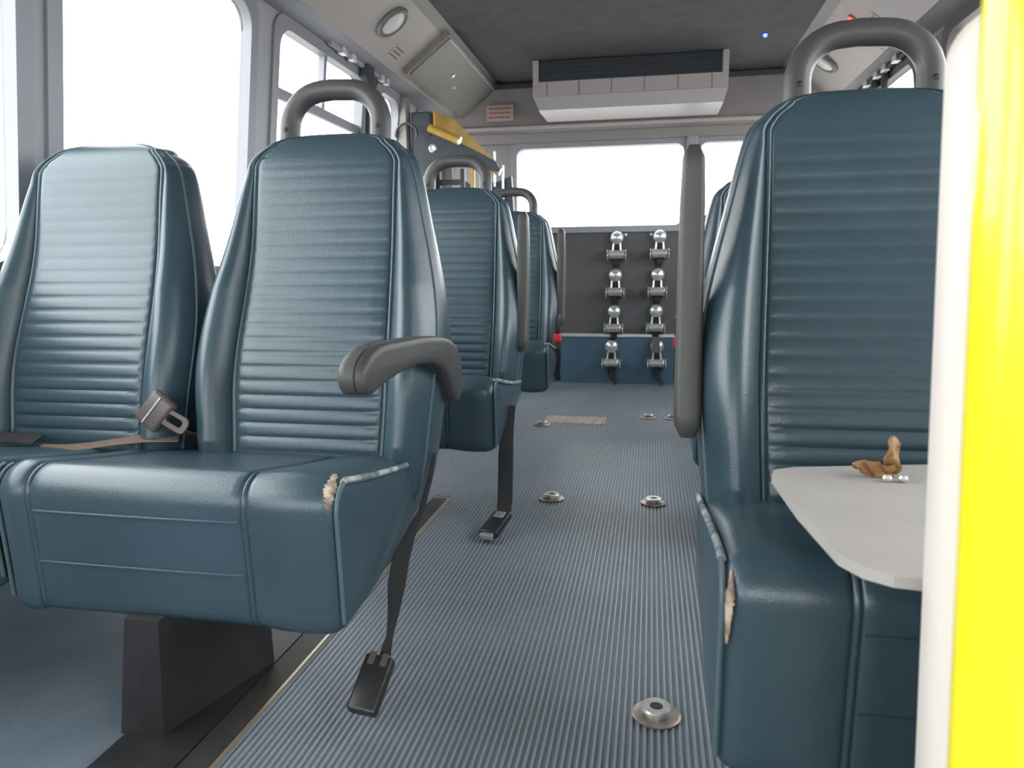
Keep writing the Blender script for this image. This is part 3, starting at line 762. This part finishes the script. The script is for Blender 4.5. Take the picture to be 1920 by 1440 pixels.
# ------------------------------------------------------------------ cove fittings
def cove_frame(side, x_, y_, z_):
    """matrix: local z = out of the cove into the cabin, local x = lengthwise"""
    d = Vector((.29, 0, .217)).normalized() if side < 0 else Vector((-.29, 0, .217)).normalized()
    nrm = Vector((d.z, 0, -d.x)) if side < 0 else Vector((-d.z, 0, d.x))
    if nrm.z > 0: nrm = -nrm
    Xv = Vector((0, 1, 0)); Yv = nrm.cross(Xv)
    mt = Matrix((Xv, Yv, nrm)).transposed().to_4x4()
    return Matrix.Translation((x_, y_, z_)) @ mt
def place(t, mt):
    mt = mt.copy(); mt.translation *= U; t.matrix_world = mt
def cove_lamp(side, x_, y_, z_, label):
    t = thing('cove_lamp', label, 'lamp', group='round cove lamps'); place(t, cove_frame(side, x_, y_, z_))
    MB().lathe([(.085, 0), (.088, .008), (.082, .020), (.070, .022), (.064, .014)], 40).build('bezel', 'ring', t, True)
    MB().lathe([(.066, .008), (.064, .016), (.05, .024), (.025, .029), (.002, .030)], 40).build('lens', 'lens', t, True)
cove_lamp(-1, -1.212, 3.44, 1.964, 'round cove lamp with frosted lens above nearest left seat')
cove_lamp(1, .945, 4.60, 1.969, 'round cove lamp seen through the grab handle of the right seat')
def sticker(side, x_, y_, z_, w_, h_, label, ink, nrow, mt=None):
    t = thing('warning_sticker', label, 'sticker')
    place(t, mt if mt is not None else cove_frame(side, x_, y_, z_))
    MB().box((-w_ / 2, -h_ / 2, 0), (w_ / 2, h_ / 2, .0015)).build('backing', 'sticker', t)
    rnd = random.Random(int(x_ * 99))
    m = MB()
    for k in range(nrow):
        yy = h_ / 2 - h_ * (k + .8) / (nrow + .6); xx = -w_ * .42
        while xx < w_ * .38:
            L_ = w_ * (.05 + .09 * rnd.random()); m.box((xx, yy - h_ * .05, .0014), (min(xx + L_, w_ * .42), yy + h_ * .07, .0022)); xx += L_ + w_ * .025
    m.build('printed_text', ink, t)
    return t
sticker(-1, -1.29, 3.722, 1.904, .13, .085, 'small pinkish printed sticker on cove panel below the round lamp', 'print', 3)
sticker(1, .985, 3.80, 1.938, .09, .07, 'small pink sticker on right cove beside the red light', 'redprint', 2)
mt = Matrix.Translation((-1.032, 5.068, 1.87)) @ Matrix.Rotation(math.radians(90), 4, 'X')
sticker(0, -1.03, 5.068, 1.87, .185, .105, 'white notice with three red text lines on header left of the air conditioner', 'redprint', 3, mt)
# overhead cabinet on the left cove
t = thing('overhead_cabinet', 'taupe overhead cabinet panel with latch along the left ceiling corner', 'cabinet', (-1.2, 4.5, 1.97))
place(t, cove_frame(-1, -1.195, 4.51, 1.9765))
MB().prism(rrect(-.60, -.165, .585, .145, .012, 4), lambda q: (q[0], q[1], 0), lambda q: (q[0], q[1], .035)).build('body', 'cabinet', t, True)
dr = MB().prism(rrect(-.575, -.150, .56, .135, .012, 4), lambda q: (q[0], q[1], .035), lambda q: (q[0], q[1], .043)).build('door', 'cabinet', t, True)
MB().lathe([(.016, .042), (.016, .05), (.008, .053)], 16, Matrix.Translation((-.16, .0, 0))).build('latch', 'chrome', dr, True)
MB().box((-.02, -.05, .042), (.015, -.035, .048), .002).build('keeper', 'silver', dr)
MB().tube([(-.573, .127, .04), (.558, .127, .04)], .006, 8).build('hinge', 'silver', dr, True)
# belt guide hardware above the nearest left handle
t = thing('belt_track', 'grey metal belt track with dark retractor on left window header', 'track', (0, 0, 0))
m = MB(); m.box((-1.455, 3.25, 1.822), (-1.432, 3.98, 1.842), .003); m.build('track_bar', 'wall', t)
for y_ in (3.36, 3.47, 3.86, 3.93): MB().box((-1.452, y_, 1.812), (-1.420, y_ + .045, 1.850), .005).build('track_clip', 'silver', t)
MB().box((-1.462, 3.64, 1.74), (-1.415, 3.74, 1.90), .012).build('retractor', 'acdark', t)
MB().tube([(-1.44, 3.69, 1.75), (-1.452, 3.69, 1.5), (-1.475, 3.69, 1.2), (-1.505, 3.70, .95)], .01, 8, flat=(.05, .004), side=(0, 1, 0)).build('webbing', 'belt', t, True)
t = thing('belt_track', 'metal belt track with clips along the right window header', 'track', (0, 0, 0))
MB().box((1.165, 3.9, 1.822), (1.19, 4.9, 1.842), .003).build('track_bar', 'track', t)
for y_ in (4.05, 4.22, 4.36, 4.55): MB().box((1.155, y_, 1.812), (1.188, y_ + .06, 1.850), .005).build('track_clip', 'silver', t)
for y_ in (4.28, 4.45): MB().box((1.175, y_, 1.70), (1.20, y_ + .05, 1.83), .006).build('clip_hanger', 'black', t)
# status lights
t = thing('status_light', 'tiny glowing blue light on the dark ceiling', 'light', (.585, 4.37, 2.072))
MB().lathe([(.016, -.004), (.016, .0)], 16).build('light_base', 'black', t)
MB().lathe([(.001, -.022), (.008, -.019), (.011, -.012), (.011, -.004)], 16).build('light_dome', 'blueled', t, True)
t = thing('status_light', 'small glowing red light on right cove above the seat handle', 'light'); place(t, cove_frame(1, .919, 3.926, 1.988))
MB().lathe([(.022, 0), (.022, .006), (.016, .008)], 18).build('light_base', 'redprint', t)
MB().lathe([(.014, .006), (.014, .014), (.008, .022), (.001, .024)], 16).build('light_dome', 'redled', t, True)

# ------------------------------------------------------------------ wheelchair lift, folded in the far left corner
t = thing('wheelchair_lift', 'folded wheelchair lift with yellow arms behind the left seats', 'wheelchair lift', (-1.2, 4.5, 0))
L0 = (-1.2, 4.5, 0)
def lp(*pts): return rel(pts, L0)
MB().box((-.29, -.24, 0), (-.23, -.16, 1.82), .006).build('post', 'cabinet', t)
MB().box((.13, .42, 0), (.19, .50, 1.40), .006).build('post', 'acdark', t)
MB().box((-.215, -.20, 1.42), (-.09, -.06, 1.74), .01).build('drive_box', 'acdark', t)
# yellow gusset plate: a long triangle that falls towards the back
gp = [(-1.262, 4.28, 1.735), (-1.165, 4.36, 1.70), (-.985, 4.62, 1.50), (-1.0, 4.60, 1.47), (-1.10, 4.42, 1.545), (-1.26, 4.28, 1.62)]
m = MB(); n = len(gp); vs = lp(*gp) + [(x_ - .015, y_ + .02, z_) for x_, y_, z_ in lp(*gp)]
m.add(vs, [tuple(range(n)), tuple(reversed(range(n, 2 * n)))] + [(i, n + i, n + (i + 1) % n, (i + 1) % n) for i in range(n)])
m.build('gusset_plate', 'liftyellow', t)
ar = MB().tube(lp((-1.285, 4.24, 1.635), (-1.105, 4.24, 1.555)), .024, 18).build('arm', 'liftyellow', t, True)
MB().tube(lp((-1.108, 4.239, 1.556), (-1.100, 4.239, 1.5525)), .025, 18).build('end_cap', 'silver', ar, True)
ar = MB().tube(lp((-.965, 4.32, 1.418), (-.885, 4.32, 1.385)), .022, 18).build('arm', 'liftyellow', t, True)
MB().tube(lp((-.888, 4.319, 1.386), (-.880, 4.319, 1.383)), .023, 18).build('end_cap', 'silver', ar, True)
MB().box((.14, -.20, 1.16), (.165, -.17, 1.42), .004).build('hand_rail', 'liftyellow', t)
sp = MB().prism([(-1.33, 1.60), (-1.23, 1.60), (-1.05, 1.52), (-.90, 1.44), (-.88, 1.38), (-1.0, 1.40), (-1.24, 1.455), (-1.33, 1.46)],
           lambda q: (q[0] + 1.2, -.207, q[1]), lambda q: (q[0] + 1.2, -.157, q[1])).prism([(-1.40, 1.10), (-1.34, 1.10), (-1.28, 1.459), (-1.36, 1.50)], lambda q: (q[0] + 1.2, -.204, q[1]), lambda q: (q[0] + 1.2, -.160, q[1])).build('side_arm', 'acdark', t)
MB().lathe([(.022, 0), (.024, .004), (.016, .010), (.012, .006), (.004, .005)], 20, Matrix.Translation((-.083, -.207, 1.527)) @ Matrix.Rotation(PI / 2, 4, 'X')).build('pivot_bolt', 'silver', t, True)
MB().prism([(-.10, .30), (.08, .30), (.08, 1.42), (.055, 1.42), (.055, .34), (-.075, .34), (-.075, 1.42), (-.10, 1.42)], lambda q: (q[0], -.10, q[1]), lambda q: (q[0], -.05, q[1])).build('platform_frame', 'acdark', t)
for k in range(5): MB().box((-.075, -.09, .45 + k * .22), (.055, -.06, .48 + k * .22)).build('platform_bar', 'acdark', t)
MB().box((-.03, -.085, 1.28), (.0, -.07, 1.50)).build('platform_panel', 'cabinet', t)
for x_, z0_, z1_ in ((.285, 1.30, 1.50), (.335, 1.22, 1.42)): MB().tube([(x_, -.18, z0_), (x_, -.18, z1_)], .007, 10).build('rod', 'chrome', t, True)
MB().prism([(.10, 1.05), (.40, 1.05), (.38, 1.36), (.30, 1.33), (.25, 1.24), (.10, 1.34)], lambda q: (q[0], -.16, q[1]), lambda q: (q[0], -.12, q[1])).build('pump_cover', 'acdark', t)
pts = []
for k in range(15):
    an = PI * (1.05 - 1.15 * k / 14); pts.append((-1.425 + .065 * math.cos(an) + 1.2, -.26, 1.60 + .065 * math.sin(an)))
MB().tube(pts, .008, 8).build('cable_loop', 'acdark', t, True)
# ------------------------------------------------------------------ wheelchair tie-down retractors on the back wall
def retractor(first=None, loc=(0, 0, 0), label='', cut=False):
    if first:
        r_ = first.copy(); COL.objects.link(r_); r_.location = Vector(loc) * U; r_['label'] = label
        for ch in first.children: q = ch.copy(); COL.objects.link(q); q.parent = r_
        return r_
    t = thing('tie_down_retractor', label, 'retractor', loc, 0, 'chrome tie-down retractors on the back wall')
    RX90 = Matrix.Rotation(PI / 2, 4, 'X')
    MB().lathe([(.046, 0), (.049, .012), (.046, .026), (.034, .040), (.016, .048), (.002, .050)], 28, Matrix.Translation((0, 0, .115)) @ RX90).build('knob', 'chrome', t, True)
    for s_ in (-1, 1): MB().tube([(s_ * .022, -.02, .09), (s_ * .026, -.022, .05), (s_ * .030, -.03, .01)], .007, 10).build('bracket', 'chrome', t, True)
    MB().box((-.02, -.012, .0), (.02, -.001, .10), .002).build('back_plate', 'black', t)
    RY = Matrix.Rotation(PI / 2, 4, 'Y')
    MB().lathe([(.030, -.052), (.033, -.046), (.030, -.03), (.029, .03), (.033, .046), (.030, .052)], 24, Matrix.Translation((0, -.04, 0)) @ RY).build('spool', 'dull_steel', t, True)
    for s_ in (-1, 1): MB().lathe([(.036, -.004), (.041, -.002), (.041, .003), (.034, .006)], 24, Matrix.Translation((s_ * .062, -.040, -.004)) @ RY).build('flange', 'chrome', t, True)
    MB().box((-.022, -.035, -.075), (.022, -.012, -.03), .006).build('belt_slot', 'black', t, True)
    return t
rows_n = ['topmost', 'second from top', 'third from top', 'lowest']
fr = None
for side, xs_, zs_ in (('left', (-.236, -.243, -.249, -.263), (.913, .655, .400, .153)), ('right', (.058, .048, .043, .055), (.918, .658, .405, .155))):
    sx = sum(xs_) / 4
    st = MB().tube([(xs_[0], YB - .0025, 1.02), (xs_[1], YB - .0025, .72), (xs_[2], YB - .0025, .45)] + [(xs_[3], YB - .0225, .30)], .01, 8, flat=(.045, .003), side=(1, 0, 0)).build('mounting_strap', 'belt')
    tag(st, 'dark vertical strap behind the %s column of retractors on back wall' % side, 'strap')
    for k in range(4):
        lab = '%s chrome retractor in the %s column on the back wall' % (rows_n[k], side)
        q = retractor(fr, (xs_[k], YB - (.006 if k < 3 else .026), zs_[k]), lab)
        fr = fr or q
    sgn = 1 if side == 'left' else -1
    hb = MB().tube([(xs_[3], YB - .06, .10), (xs_[3] + .012, YB - .065, .07), (xs_[3] + .03, YB - .075, .03), (xs_[3] + .035, YB - .09, .004)], .01, 8, flat=(.03, .005), side=(1, 0, 0)).tube([(xs_[3] - .01, YB - .05, .09), (xs_[3] - .02, YB - .055, .06), (xs_[3] + .02, YB - .07, .02)], .006, 8).build('strap_tail', 'belt', None, True)
    tag(hb, 'black strap end hanging to the floor below %s retractor column' % side, 'strap')
    sd = MB().lathe([(.010, 0), (.011, .006), (.004, .012)], 12, Matrix.Translation((xs_[0] + sgn * .058, YB, 1.05)) @ Matrix.Rotation(PI / 2, 4, 'X')).build('wall_stud', 'silver', None, True)
    tag(sd, 'small silver stud beside top of %s retractor column' % side, 'stud')
vf = MB().box((.02, YB - .105, .235), (.075, YB - .088, .345), .003).build('strap_flap', 'carpet'); tag(vf, 'dark grey webbing flap over lowest right retractor', 'strap')

# ------------------------------------------------------------------ outside
gr = struct(MB().box((-60, -60, -1.05), (60, 60, -1.0)).build('ground_yard', 'asphalt'))
t = thing('building', 'pale washed-out building seen through left window between the two nearest seats', 'building', (-25, 22, -1.0))
MB().box((-4, -5, 0), (4, 5, 4.2)).build('wall', 'house', t)
MB().box((-4.3, -5.3, 4.2), (4.3, 5.3, 4.6)).build('roof', 'houseroof', t)
for k in range(3):
    f_ = MB().box((4.0, -4 + k * 2.8, 1.5), (4.1, -2.6 + k * 2.8, 2.9)).build('window', 'frame', t)
SC.frame_set(1)
